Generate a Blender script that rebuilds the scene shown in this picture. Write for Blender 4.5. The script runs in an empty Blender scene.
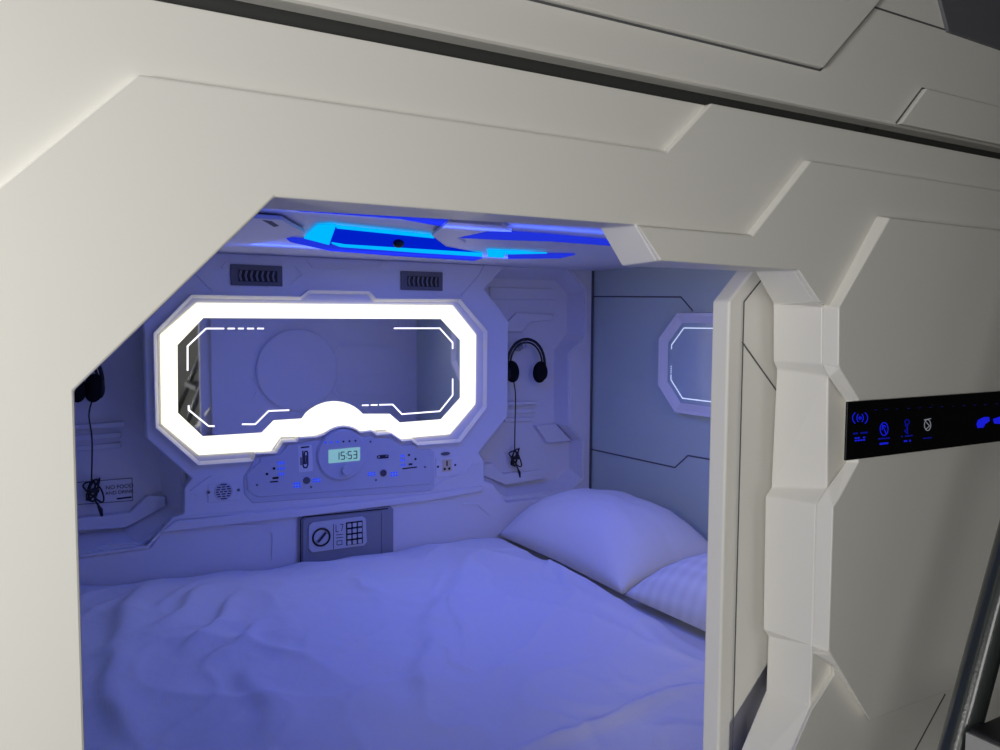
import bpy, bmesh, math, random
from mathutils import Vector, Matrix, noise
random.seed(7)
S = bpy.context.scene
COL = S.collection
PI = math.pi

# ---------------------------------------------------------------- camera
F = 790.0
CAM = Vector((0.0, -0.56, 1.1))
def _axes():
    X = Vector((1884-500, 330-375, F)).normalized()
    Z = -Vector((382-500, 12700-375, F)).normalized()
    Z = (Z - X*X.dot(Z)).normalized()
    Y = Z.cross(X)
    return X, Y, Z
AX, AY, AZ = _axes()
def ray(px, py):
    d = Vector((px-500, py-375, F))
    return Vector((AX.dot(d), AY.dot(d), AZ.dot(d)))
def at(px, py, x=None, y=None, z=None):
    d = ray(px, py)
    if x is not None: t = (x-CAM.x)/d.x
    elif y is not None: t = (y-CAM.y)/d.y
    else: t = (z-CAM.z)/d.z
    return CAM + d*t
cd = bpy.data.cameras.new('camera'); cam = bpy.data.objects.new('camera', cd); COL.objects.link(cam)
cd.sensor_width = 36; cd.lens = F*36/1000; cd.clip_start = 0.01
right = Vector((AX.x, AY.x, AZ.x)); down = Vector((AX.y, AY.y, AZ.y)); fwd = Vector((AX.z, AY.z, AZ.z))
cam.matrix_world = Matrix(((right.x, -down.x, -fwd.x, CAM.x), (right.y, -down.y, -fwd.y, CAM.y),
                           (right.z, -down.z, -fwd.z, CAM.z), (0, 0, 0, 1)))
S.camera = cam
XL, XR, YB, XC = -0.17, 1.83, 1.92, 0.83
ZC = 1.30
def mx(p): return Vector((2*XC-p.x, p.y, p.z))

# ---------------------------------------------------------------- materials
def mat(name, col, rough=.5, metal=0., spec=.5, emis=None, estr=0., bump=None, var=0., coat=0., alpha=None, trans=0.):
    m = bpy.data.materials.new(name); m.use_nodes = True
    nt = m.node_tree; b = nt.nodes['Principled BSDF']
    b.inputs['Base Color'].default_value = (*col, 1)
    b.inputs['Roughness'].default_value = rough
    b.inputs['Metallic'].default_value = metal
    b.inputs['Specular IOR Level'].default_value = spec
    b.inputs['Coat Weight'].default_value = coat
    b.inputs['Transmission Weight'].default_value = trans
    if emis:
        b.inputs['Emission Color'].default_value = (*emis, 1)
        b.inputs['Emission Strength'].default_value = estr
    tc = nt.nodes.new('ShaderNodeTexCoord')
    if var:
        n = nt.nodes.new('ShaderNodeTexNoise'); n.inputs['Scale'].default_value = 3.0; n.inputs['Detail'].default_value = 5
        nt.links.new(tc.outputs['Object'], n.inputs['Vector'])
        r = nt.nodes.new('ShaderNodeMapRange'); r.inputs['To Min'].default_value = rough-var; r.inputs['To Max'].default_value = rough+var
        nt.links.new(n.outputs['Fac'], r.inputs['Value']); nt.links.new(r.outputs['Result'], b.inputs['Roughness'])
    if bump:
        sc, st = bump
        n = nt.nodes.new('ShaderNodeTexNoise'); n.inputs['Scale'].default_value = sc; n.inputs['Detail'].default_value = 4
        nt.links.new(tc.outputs['Object'], n.inputs['Vector'])
        bp = nt.nodes.new('ShaderNodeBump'); bp.inputs['Strength'].default_value = st; bp.inputs['Distance'].default_value = .01
        nt.links.new(n.outputs['Fac'], bp.inputs['Height']); nt.links.new(bp.outputs['Normal'], b.inputs['Normal'])
    return m
M = {}
M['shell'] = mat('white_shell_plastic', (.80, .785, .74), .38, var=.06)
M['inner'] = mat('inner_shell_plastic', (.78, .77, .80), .42, var=.06)
M['gap'] = mat('dark_gap', (.03, .031, .03), .6, var=.05)
M['seam'] = mat('seam_dark', (.10, .10, .11), .7, var=.05)
M['duvet'] = mat('duvet_cotton', (.80, .80, .83), .95, spec=.1, bump=(45, .12))
M['sheet'] = mat('sheet_cotton', (.72, .72, .70), .95, spec=.1, bump=(60, .15))
M['glasswall'] = mat('satin_wall_panel', (.54, .62, .53), .22, var=.05)
M['mirror'] = mat('mirror_glass', (.92, .94, .98), .03, metal=1.0, var=.02)
M['ringlight'] = mat('frame_light_diffuser', (.9, .88, .8), .4, emis=(1.0, .95, .60), estr=1.35, var=.02)
M['etch'] = mat('etched_light_line', (.9, .9, .9), .4, emis=(1.0, .97, .9), estr=1.5, var=.02)
M['etchdim'] = mat('etched_light_line_dim', (.9, .9, .9), .4, emis=(.75, .85, 1.0), estr=.8, var=.02)
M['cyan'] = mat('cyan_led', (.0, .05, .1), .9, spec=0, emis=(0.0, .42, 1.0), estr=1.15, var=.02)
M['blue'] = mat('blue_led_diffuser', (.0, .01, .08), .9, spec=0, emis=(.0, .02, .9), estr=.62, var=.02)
M['bluelow'] = mat('painted_blue_wash', (.02, .02, .2), .9, spec=0, emis=(.02, .05, 1.0), estr=.62, var=.02)  # blue LED wash on the ceiling, put into the surface as glow
M['ventplate'] = mat('vent_grey', (.13, .13, .15), .5, var=.05)
M['ventslat'] = mat('vent_slat', (.17, .17, .19), .45, var=.05)
M['black'] = mat('black_plastic', (.010, .010, .012), .5, var=.05)
M['foam'] = mat('ear_foam', (.012, .012, .014), .95, spec=.1, bump=(300, .3))
M['glossblack'] = mat('gloss_black_panel', (.002, .002, .003), .35, spec=.25, var=.04)
M['console'] = mat('console_plastic', (.60, .61, .68), .4, var=.05)
M['lcd'] = mat('lcd_screen', (.35, .55, .45), .4, emis=(.28, .62, .50), estr=.55, var=.02)
M['lcdink'] = mat('lcd_digits', (.03, .08, .10), .5, var=.02)
M['ink'] = mat('print_ink', (.03, .03, .06), .6, var=.05)
M['paper'] = mat('sticker_paper', (.80, .80, .84), .7, var=.05)
M['glow'] = mat('blue_icon_light', (.0, .02, .5), .4, emis=(.012, .012, .9), estr=.6, var=.02)
M['glowfaint'] = mat('blue_icon_faint', (.0, .0, .05), .4, emis=(.01, .01, .6), estr=.10, var=.02)
M['glowdim'] = mat('blue_icon_dim', (.0, .01, .3), .4, emis=(.006, .006, .6), estr=.28, var=.02)
M['glowconsole'] = mat('console_blue_backlight', (.1, .15, .7), .4, emis=(.0, .07, 1.0), estr=.75, var=.02)
M['glowwhite'] = mat('white_icon_light', (.3, .3, .3), .4, emis=(.5, .55, .7), estr=.22, var=.02)
M['safe'] = mat('safe_grey_steel', (.30, .31, .34), .45, metal=.2, var=.08)
M['keyplate'] = mat('safe_keypad_plate', (.62, .63, .66), .4, var=.05)
M['brass'] = mat('socket_cream', (.72, .62, .42), .5, var=.05)
M['rail'] = mat('dark_rail_paint', (.02, .025, .025), .28, coat=.6, bump=(500, .05))
M['chrome'] = mat('chrome_edge', (.75, .76, .78), .25, metal=1.0, var=.04)
M['clear'] = mat('clear_hook_plastic', (.75, .77, .85), .15, trans=.6, var=.03)
M['floor'] = mat('grey_corridor_floor', (.14, .14, .14), .5, bump=(30, .1))
M['bucket'] = mat('bin_grey', (.30, .30, .30), .5, var=.05)
M['hazy'] = mat('hazy_grey_glass', (.48, .58, .56), .16, spec=.6, var=.03)
M['corridor'] = mat('corridor_wall_paint', (.62, .61, .58), .7, var=.05)
M['redled'] = mat('button_dark', (.10, .07, .10), .4, var=.04)

# window-check weave on the second pillow and faint weave on the bedding
def weave(m, scale):
    nt = m.node_tree; b = nt.nodes['Principled BSDF']; tc = nt.nodes.new('ShaderNodeTexCoord')
    w1 = nt.nodes.new('ShaderNodeTexWave'); w1.bands_direction = 'X'; w1.inputs['Scale'].default_value = scale; w1.inputs['Distortion'].default_value = 1
    w2 = nt.nodes.new('ShaderNodeTexWave'); w2.bands_direction = 'Y'; w2.inputs['Scale'].default_value = scale; w2.inputs['Distortion'].default_value = 1
    mx_ = nt.nodes.new('ShaderNodeMix'); mx_.data_type = 'FLOAT'; mx_.inputs[0].default_value = .5
    cr = nt.nodes.new('ShaderNodeMapRange'); cr.inputs['To Min'].default_value = .76; cr.inputs['To Max'].default_value = .89
    cc = nt.nodes.new('ShaderNodeCombineColor')
    for w in (w1, w2): nt.links.new(tc.outputs['Object'], w.inputs['Vector'])
    nt.links.new(w1.outputs['Fac'], mx_.inputs[2]); nt.links.new(w2.outputs['Fac'], mx_.inputs[3])
    nt.links.new(mx_.outputs[0], cr.inputs['Value'])
    for i in range(3): nt.links.new(cr.outputs['Result'], cc.inputs[i])
    nt.links.new(cc.outputs[0], b.inputs['Base Color'])
M['pillow'] = mat('pillow_cotton', (.84, .83, .85), .95, spec=.1, bump=(60, .1))
M['pillowcheck'] = mat('pillow_woven_cotton', (.84, .84, .86), .95, spec=.1, bump=(60, .1)); weave(M['pillowcheck'], 8)

# ---------------------------------------------------------------- builders
def link(name, bm, m, parent=None, smooth=False):
    bmesh.ops.recalc_face_normals(bm, faces=bm.faces)
    me = bpy.data.meshes.new(name); bm.to_mesh(me); bm.free()
    me.materials.append(m)
    if smooth:
        for p in me.polygons: p.use_smooth = True
    o = bpy.data.objects.new(name, me); COL.objects.link(o)
    if parent:
        o.parent = parent
        bpy.context.view_layer.update()
        o.matrix_parent_inverse = parent.matrix_world.inverted()
    return o
def tag(o, label, cat, group=None):
    o['label'] = label; o['category'] = cat
    if group: o['group'] = group
    return o
def thing(name, label, cat, loc=(0, 0, 0), group=None):
    o = bpy.data.objects.new(name, None); o.empty_display_size = .05; o.location = loc; COL.objects.link(o)
    bpy.context.view_layer.update()
    return tag(o, label, cat, group)
def struct(o): o['kind'] = 'structure'; return o
def bevel(o, w=.0015, seg=2, ang=25):
    b = o.modifiers.new('bevel', 'BEVEL'); b.width = w; b.segments = seg; b.limit_method = 'ANGLE'; b.angle_limit = math.radians(ang)
    return o
def cap(bm, loops):
    es = []
    for L in loops:
        n = len(L)
        for i in range(n):
            e = bm.edges.get((L[i], L[(i+1) % n])) or bm.edges.new((L[i], L[(i+1) % n]))
            es.append(e)
    r = bmesh.ops.triangle_fill(bm, use_beauty=True, use_dissolve=True, edges=es)
def add_loft(bm, A, B, holes=(), caps=True):
    """side walls between outline A and outline B (same count), capped; holes = list of (HA, HB)"""
    la, lb = [], []
    for P, Q in [(A, B)] + list(holes):
        va = [bm.verts.new(p) for p in P]; vb = [bm.verts.new(q) for q in Q]
        n = len(va)
        for i in range(n):
            bm.faces.new((va[i], va[(i+1) % n], vb[(i+1) % n], vb[i]))
        la.append(va); lb.append(vb)
    if caps:
        cap(bm, la); cap(bm, lb)
def loft(name, A, B, m, parent=None, holes=(), bev=0):
    bm = bmesh.new(); add_loft(bm, A, B, holes)
    o = link(name, bm, m, parent)
    if bev: bevel(o, bev)
    return o
def py_(pts, y): return [at(px, py, y=y) for px, py in pts]
def shift(pts, dx=0, dy=0, dz=0): return [p+Vector((dx, dy, dz)) for p in pts]
def plate(name, pts, y, th, m, parent=None, bev=0, holes=()):
    """a plate traced on plane y (front face), th deep towards the back"""
    A = py_(pts, y) if len(pts[0]) == 2 else [Vector(p) for p in pts]
    H = [(py_(h, y) if len(h[0]) == 2 else h) for h in holes]
    return loft(name, A, shift(A, dy=th), m, parent, [(h, shift(h, dy=th)) for h in H], bev)
def add_box(bm, c, s):
    r = bmesh.ops.create_cube(bm, size=1, matrix=Matrix.Translation(c) @ Matrix.Diagonal((*s, 1)))
def box(name, c, s, m, parent=None, bev=0):
    bm = bmesh.new(); add_box(bm, c, s); o = link(name, bm, m, parent)
    if bev: bevel(o, bev)
    return o
def add_disc(bm, c, r, th, seg=40, r2=None, axis='y'):
    rot = Matrix.Rotation(PI/2, 4, 'X') if axis == 'y' else (Matrix.Rotation(PI/2, 4, 'Y') if axis == 'x' else Matrix.Identity(4))
    bmesh.ops.create_cone(bm, cap_ends=True, segments=seg, radius1=r, radius2=r if r2 is None else r2, depth=th,
                          matrix=Matrix.Translation(c) @ rot)
def disc(name, c, r, th, m, parent=None, seg=40, bev=0, r2=None, axis='y'):
    bm = bmesh.new(); add_disc(bm, c, r, th, seg, r2, axis); o = link(name, bm, m, parent)
    if bev: bevel(o, bev)
    return o
def add_tube(bm, pts, r, seg=10, closed=False):
    pts = [Vector(p) for p in pts]; n = len(pts); rings = []; up = Vector((0, 0, 1)); prev = None
    for i, p in enumerate(pts):
        a = pts[(i-1) % n] if (i or closed) else p; b = pts[(i+1) % n] if (i < n-1 or closed) else p
        t = (b-a).normalized()
        if prev is None:
            u = t.orthogonal().normalized()
        else:
            u = (prev - t*prev.dot(t)).normalized()
        prev = u; v = t.cross(u)
        rr = r[i] if isinstance(r, (list, tuple)) else r
        rings.append([bm.verts.new(p + (u*math.cos(2*PI*k/seg) + v*math.sin(2*PI*k/seg))*rr) for k in range(seg)])
    for i in range(n if closed else n-1):
        A, B = rings[i], rings[(i+1) % n]
        for k in range(seg): bm.faces.new((A[k], A[(k+1) % seg], B[(k+1) % seg], B[k]))
    if not closed:
        bm.faces.new(rings[0][::-1]); bm.faces.new(rings[-1])
def tube(name, pts, r, m, parent=None, seg=10, closed=False):
    bm = bmesh.new(); add_tube(bm, pts, r, seg, closed); return link(name, bm, m, parent, smooth=True)
def smoothline(pts, n=8):
    pts = [Vector(p) for p in pts]; out = []
    P = [pts[0]] + pts + [pts[-1]]
    for i in range(1, len(P)-2):
        for k in range(n):
            t = k/n; a, b, c, d = P[i-1], P[i], P[i+1], P[i+2]
            out.append(.5*((2*b)+(-a+c)*t+(2*a-5*b+4*c-d)*t*t+(-a+3*b-3*c+d)*t**3))
    out.append(pts[-1]); return out
def stroke(bm, pts, w, nrm, th=.0006):
    """flat ribbon of width w along a polyline lying on a plane with normal nrm (mitred)"""
    pts = [Vector(p) for p in pts]; nrm = Vector(nrm).normalized(); n = len(pts); L, R = [], []
    for i, p in enumerate(pts):
        d1 = (pts[i]-pts[i-1]).normalized() if i else (pts[1]-pts[0]).normalized()
        d2 = (pts[i+1]-pts[i]).normalized() if i < n-1 else d1
        s1 = d1.cross(nrm); s2 = d2.cross(nrm); s = (s1+s2).normalized(); k = w/2/max(.4, s.dot(s1))
        L.append(p+s*k); R.append(p-s*k)
    A = L + R[::-1]
    f = [bm.verts.new(p+nrm*th) for p in A]; b = [bm.verts.new(p) for p in A]; m_ = len(A)
    for i in range(n-1):
        j = m_-1-i
        bm.faces.new((f[i], f[i+1], f[j-1], f[j])); bm.faces.new((b[i], b[j], b[j-1], b[i+1]))
    for i in range(m_): bm.faces.new((f[i], b[i], b[(i+1) % m_], f[(i+1) % m_]))
def strokes(name, lines, w, nrm, m, parent=None, th=.0006):
    bm = bmesh.new()
    for l in lines: stroke(bm, l, w, nrm, th)
    return link(name, bm, m, parent)
def inset(pts, d, plane='y'):
    """inset a closed outline (on a plane of constant y or x) by d metres towards its inside"""
    ij = (0, 2) if plane == 'y' else (1, 2)
    q = [(p[ij[0]], p[ij[1]]) for p in pts]; n = len(q)
    area = sum(q[i][0]*q[(i+1) % n][1]-q[(i+1) % n][0]*q[i][1] for i in range(n))
    s = 1 if area > 0 else -1; out = []
    for i in range(n):
        a, b, c = Vector(q[i-1]), Vector(q[i]), Vector(q[(i+1) % n])
        d1 = (b-a).normalized(); d2 = (c-b).normalized()
        n1 = Vector((-d1.y, d1.x))*s; n2 = Vector((-d2.y, d2.x))*s
        m_ = (n1+n2).normalized(); k = d/max(.35, m_.dot(n1)); r = b+m_*k
        v = Vector(pts[i]); v[ij[0]] = r.x; v[ij[1]] = r.y; out.append(v)
    return out
def text(name, body, c, size, m, parent, rot=(PI/2, 0, 0), sx=1.0, th=.0003):
    cu = bpy.data.curves.new('glyphs', 'FONT'); cu.body = body; cu.size = size; cu.align_x = 'CENTER'; cu.align_y = 'CENTER'; cu.extrude = th
    t = bpy.data.objects.new('glyphs', cu); COL.objects.link(t); bpy.context.view_layer.update()
    me = bpy.data.meshes.new_from_object(t.evaluated_get(bpy.context.evaluated_depsgraph_get()))
    bpy.data.objects.remove(t); me.name = name; me.materials.clear(); me.materials.append(m)
    from mathutils import Euler
    me.transform(Matrix.Translation(c) @ Euler(rot).to_matrix().to_4x4() @ Matrix.Diagonal((sx, 1, 1, 1)))
    o = bpy.data.objects.new(name, me); COL.objects.link(o)
    if parent:
        o.parent = parent; bpy.context.view_layer.update(); o.matrix_parent_inverse = parent.matrix_world.inverted()
    return o

# ================================================================ FRONT SHELL (lower capsule)
def mid(a, b, y):   # the point at depth y on the reveal line from a (front) to b (inner)
    t = (y-a.y)/(b.y-a.y); return a.lerp(b, t)
YI = .065
fr = [((275, 197), 0), ((635, 225), 0), ((661, 260.6), -.008), ((798.5, 270), -.008), ((820, 302), -.008), ((839, 307.5), -.02),
      ((838.5, 365), -.02), ((828, 376), 0), ((827, 488), 0), ((833, 507), -.02), ((828.5, 651), -.02), ((812, 653), 0), ((810, 706), 0)]
inn = [None, (600, 228), (622, 266), (755, 271.5), (773, 303), (773, 305.5), (773, 361), (776.5, 369), (771, 487), (765, 496), (763, 629), (768, 636), (766, 690)]
FP = [at(*p, y=y) for p, y in fr]
IP = [Vector((FP[0].x, YI, FP[0].z))] + [at(*p, y=YI) for p in inn[1:]]
# lower chamfer and sill, left side (below the picture on the left)
zb = .56
e = FP[-1]; FP.append(Vector((e.x-(e.z-zb)*.55, 0, zb))); e = IP[-1]; IP.append(Vector((e.x-(e.z-zb)*.62, YI, zb)))
for x, z in ((.14, zb), (.013, .69), (.0135, 1.056)):
    FP.append(Vector((x, 0, z))); IP.append(Vector((x, YI, z)))
H0 = [p if abs(p.y) < 1e-6 else mid(p, q, 0) for p, q in zip(FP, IP)]
X0, X1, ZT, ZB = -.62, 1.98, 1.307, .10
# body: L1 surface at y=0 ; outer band L0 is 8 mm lower
l1 = [at(138, 74, y=0), at(667, 153, y=0), at(711.5, 104, y=0)]
l1[1].z = l1[0].z; l1[2].z = ZT
L1 = [Vector((-.12, 0, ZB)), Vector((-.12, 0, l1[0].z-.176)), l1[0], l1[1], l1[2], Vector((X1, 0, ZT)), Vector((X1, 0, ZB))]
wf = struct(loft('wall_front', L1, shift(L1, dy=YI), M['shell'], None, [(H0, IP)]))
bevel(wf, .0016, 2, 30)
lo = [Vector((X0, .008, ZB)), Vector((X0, .008, ZT)), Vector((l1[2].x+.004, .008, ZT)), Vector((l1[1].x+.002, .008, l1[1].z-.004)), Vector((l1[0].x, .008, l1[0].z-.004)),
      Vector((-.116, .008, l1[0].z-.18)), Vector((-.116, .008, ZB))]
loft('outer_band', lo, shift(lo, dy=YI-.008), M['shell'], wf, bev=.001)
# L2 : raised right-hand panel
def pp(pts, y): return [at(a, b, y=y) for a, b in pts]
zl2 = at(811, 161, y=-.008).z
rev = [mid(FP[i], IP[i], 0) for i in (2, 3, 4)]
low = [at(636, 225, y=0), at(746, 234, y=0), at(804, 160, y=0)]
low[0].z = at(636, 225, y=0).z
A = [low[0], low[1], low[2]] + [Vector((X1, 0, zl2)), Vector((X1, 0, ZB)), Vector((.45, 0, ZB)), Vector((.45, 0, .40)), Vector((FP[13].x+.004, 0, zb-.002))] + \
    pp([(791, 750), (808.5, 709), (832, 671), (830, 655), (836, 507), (846, 462), (847, 400), (841, 362), (842, 309), (824, 304)], 0) + [rev[2], rev[1], rev[0]]
B = [at(637.5, 226, y=-.008), at(752.5, 236, y=-.008), at(811, 161, y=-.008), Vector((X1, -.008, zl2)), Vector((X1, -.008, ZB)), Vector((.45, -.008, ZB)), Vector((.45, -.008, .40)), Vector((FP[13].x+.008, -.008, zb-.004))] + \
    pp([(794, 750), (811, 711), (834, 675), (831.5, 657), (838, 507), (848, 461), (849, 401), (842, 362), (843, 309), (824, 304)], -.008) + [FP[4], FP[3], FP[2]]
loft('raised_panel', B, A, M['shell'], wf, bev=.0012)
# L3 : access-side panel
lo3 = [mid(FP[5], IP[5], 0)] + pp([(877, 216)], -.008) + [Vector((X1, -.008, at(877, 216, y=-.008).z)), Vector((X1, -.008, .655))]
hi3 = pp([(839, 307.5), (890, 218)], -.02) + [Vector((X1, -.02, at(890, 218, y=-.02).z)), Vector((X1, -.02, .655))]
lo3 += pp([(866, 720), (833, 668), (812.5, 652.8)], -.008) + [mid(FP[10], IP[10], 0), mid(FP[9], IP[9], 0)] + pp([(827.5, 488), (845.5, 462), (845.5, 401), (828.5, 376.5)], -.008) + [mid(FP[6], IP[6], 0)]
hi3 += pp([(870, 718), (838, 667), (832, 656)], -.02) + [FP[10], FP[9]] + pp([(838, 500), (858.5, 462), (858.5, 399), (840, 369)], -.02) + [FP[6]]
zz = .655
lo3[4].z = zz; hi3[4].z = zz
hi3[3].z = zz; lo3[3].z = zz
loft('raised_panel', hi3, lo3, M['shell'], wf, bev=.0012)
strokes('panel_seam', [[at(945, 694, y=-.0082), at(915, 750, y=-.0082), at(880, 815, y=-.0082)]], .0022, (0, -1, 0), M['seam'], wf, .0004)
# inner lining of the front wall, seen in the mirror
ih = [Vector(p) for p in ((-.02, .118, 1.03), (.14, .118, 1.27), (.78, .118, 1.27), (.71, .118, 1.13), (.71, .118, .50), (.12, .118, .50), (-.02, .118, .68))]
rect = [Vector((XL, .118, .10)), Vector((XR, .118, .10)), Vector((XR, .118, ZC)), Vector((XL, .118, ZC))]
il = loft('inner_lining', rect, shift(rect, dy=.014), M['inner'], wf, [(ih, shift(ih, dy=.014))])
for rr, dd in ((.215, .020), (.195, .012)):
    disc('round_moulding', Vector((1.14, .132+dd/2, .845)), rr, dd, M['inner'], wf, seg=64, bev=.004)
lines = []
for s in (1, -1):
    e = .14 if s < 0 else .45
    lines += [[Vector((1.14+s*.20, .132, .915)), Vector((1.14+s*.23, .132, .965)), Vector((1.14+s*(.10+e), .132, .965))],
              [Vector((1.14+s*.212, .132, .80)), Vector((1.14+s*(.09+e), .132, .80))],
              [Vector((1.14+s*.205, .132, .74)), Vector((1.14+s*.23, .132, .70)), Vector((1.14+s*(.09+e), .132, .69))]]
strokes('moulding_rib', lines, .010, (0, 1, 0), M['inner'], wf, .006)
# side returns joining the outer shell to the lining (top and ends)
box('shell_top', Vector(((X0+X1)/2, .093, 1.302)), (X1-X0, .048, .008), M['shell'], wf)

# sliding door leaf
def octo(x0, x1, z0, z1, c, y): return [Vector(p) for p in ((x0, y, z0+c), (x0, y, z1-c), (x0+c, y, z1), (x1-c, y, z1), (x1, y, z1-c), (x1, y, z0+c), (x1-c, y, z0), (x0+c, y, z0))]
lf = octo(.6575, 1.42, .48, 1.215, .09, .078)
lf = [Vector((.6575, .078, .40)), lf[1], lf[2], lf[3], lf[4], Vector((1.42, .078, .69)), Vector((.733, .078, .692)), Vector((.677, .078, .636)), Vector((.677, .078, .40))]
d1 = struct(loft('door_1', lf, shift(lf, dy=.026), M['shell'], None)); bevel(d1, .003, 3)
pz = octo(.679, 1.40, .55, 1.20, .078, .0765)
# lower-left corner chamfer rises to the right as in the photograph
pz[0] = at(728, 722, y=.0765); pz[0].x = .679
pz = [at(728, 718, y=.0765)] + pz[1:6] + [Vector((1.2, .0765, .70)), at(764, 664, y=.0765)]
pz[0].x = .679
pz = [Vector((.680, .0765, .642)), Vector((.680, .0765, 1.124)), Vector((.757, .0765, 1.197)), Vector((1.32, .0765, 1.197)), Vector((1.40, .0765, 1.12)), Vector((1.40, .0765, .70)), Vector((.738, .0765, .700))]
loft('door_panel', pz, shift(pz, dy=.003), M['shell'], d1, bev=.0008)
strokes('door_seam', [[Vector((.679, .0767, .44)), Vector((.679, .0767, 1.1245)), Vector((.756, .0767, 1.198))],
                      [at(742, 342, y=.0762), at(776, 390, y=.0762), at(800, 390, y=.0762)],
                      ], .0016, (0, -1, 0), M['seam'], d1, .0004)

# ================================================================ SIDE WALLS, CEILING, FLOOR, BACK WALL
wr = struct(box('wall_right', Vector((XR+.012, 1.06, .70)), (.02, 1.88, 1.22), M['glasswall']))
wl = struct(box('wall_left', Vector((XL-.012, 1.06, .70)), (.02, 1.88, 1.22), M['glasswall']))
ce = struct(box('ceiling', Vector(((XL+XR)/2, 1.045, ZC+.003)), (XR-XL+.03, 1.84, .006), M['inner']))
fl = struct(box('floor', Vector((.4, -.6, -.02)), (7, 7, .04), M['floor']))
XW = XR+.0015
sl = [[at(593, 296.5, x=XW), at(681, 297, x=XW), at(693, 311, x=XW)],
      [at(590, 449, x=XW), at(675, 467.5, x=XW), at(688, 455.5, x=XW), at(713, 460, x=XW), Vector((XW, .9, .60))]]
strokes('wall_seam', sl, .005, (-1, 0, 0), M['seam'], wr, .0006)
box('corner_gap', Vector((XR-.0035, YB-.003, .80)), (.007, .006, 1.0), M['seam'], wr)

# back wall : base slab with two recessed niches (right one traced, left one mirrored)
YP = 1.87    # raised centre plate
def niche(side):
    o_px = [(482, 262), (497, 268), (567, 270), (584, 290), (584, 337), (568, 353), (568, 426), (581, 441), (581, 478), (567, 489), (506, 497), (478, 478)]
    i_px = [(482, 276), (497, 279), (556, 280.5), (567, 294), (567, 333), (554, 350), (554, 424), (569, 440), (569, 468), (557, 479), (506, 486), (478, 470)]
    O = py_(o_px, YB); I = py_(i_px, 2.0)
    return (O, I) if side > 0 else ([mx(p) for p in O], [mx(p) for p in I])
OR, IR = niche(1); OL, IL = niche(-1)
W = [Vector((XL, YB, .30)), Vector((XR, YB, .30)), Vector((XR, YB, ZC)), Vector((XL, YB, ZC))]
bm = bmesh.new()
add_loft(bm, W, shift(W, dy=.14), caps=False)
vo = []
def loopv(P): return [bm.verts.new(p) for p in P]
f0 = [v for v in bm.verts][:4]
loops = [f0]
for O, I in ((OR, IR), (OL, IL)):
    a = loopv(O); b = loopv(I); n = len(a)
    for i in range(n): bm.faces.new((a[i], a[(i+1) % n], b[(i+1) % n], b[i]))
    loops.append(a); cap(bm, [b])
cap(bm, loops); 
wb = struct(link('wall_back', bm, M['inner'])); bevel(wb, .004, 3, 20)
# raised lip round each niche
for O in (OR, OL):
    a = [Vector((p.x, YB-.006, p.z)) for p in inset(O, -.016)]; b = [Vector((p.x, YB-.006, p.z)) for p in inset(O, -.004)]
    loft('niche_rim', a, shift(a, dy=.007), M['inner'], wb, [(b, shift(b, dy=.007))], bev=.003)
# ledges moulded on the niche floor
def ledge(pts, y, th, side, name='niche_moulding', m='inner', bev=.003):
    P = py_(pts, y)
    if side < 0: P = [mx(p) for p in P]
    return loft(name, P, shift(P, dy=th), M[m], wb, bev=bev)
for s in (1, -1):
    ledge([(505, 325), (517, 313), (554, 315), (554, 320), (530, 322), (522, 332), (505, 332)], 1.985, .02, s)
    ledge([(490, 287), (553, 289), (556, 300), (490, 299)], 1.992, .012, s)
    ledge([(505, 402), (534, 401), (538, 404), (505, 406)], 1.975, .03, s, bev=.002)
    ledge([(505, 410), (535, 409), (535, 413), (505, 414)], 1.99, .012, s, bev=.002)
    ledge([(505, 418), (533, 417), (533, 421), (505, 422)], 1.99, .012, s, bev=.002)
    ledge([(536, 426), (556, 424), (572, 441), (548, 443)], 1.975, .03, s)
    ledge([(480, 466), (492, 463), (503, 474), (545, 470), (548, 478), (506, 485), (480, 474)], 1.972, .03, s)
# centre plate, symmetrical about the console dial
half = [(505, 262.5), (484.5, 289), (509.5, 322), (508.5, 332), (508, 416), (479, 453), (484, 461), (484.5, 481), (493, 484), (507, 503), (592, 494), (592, 640)]
PR = py_(half, YP); PR[0].z = ZC; PR[-1].z = .28; PR[-2].x = XR-.002; PR[-1].x = XR-.002
PL = [mx(p) for p in PR][::-1]
PO = PR + PL
HM = [(197.5, 303.5), (460, 303)]
cp = loft('centre_moulding', PO, shift(PO, dy=YB-YP+.001), M['inner'], wb); bevel(cp, .005, 3, 20)
# shallow grooves and ridges on the plate
g = []
def L(pts, y=YP-.0003): return [at(a, b, y=y) for a, b in pts]
def both(pts):
    a = L(pts); return [a, [mx(p) for p in a]]
g += [L([(306, 258), (313, 267), (378, 268), (384, 262)])]
g += both([(462, 296), (480, 275), (487, 262)])
g += [L([(268, 287), (290, 286), (304, 275), (296, 266)]), L([(228, 262), (222, 268)])]
g += [L([(434, 489), (443, 481), (466, 475), (474, 464), (481, 463)])]
g += [L([(185, 530), (210, 526), (266, 526), (273, 533), (273, 560)]), L([(405, 503), (455, 500), (463, 504), (478, 504), (490, 515)])]
g += [L([(80, 556), (147, 547), (174, 518), (300, 508)])]
g += [L([(200, 496), (192, 491), (205, 481), (212, 476)])]
strokes('moulding_rib', g, .007, (0, -1, 0), M['inner'], wb, .0035)
# lower ledge step above the safe
lg = [(176, 521), (300, 509), (430, 494), (484, 486), (484, 491), (430, 501), (300, 517), (160, 533)]
bevel(plate('ledge', lg, YP-.012, .013, M['inner'], wb), .004, 3)

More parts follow.
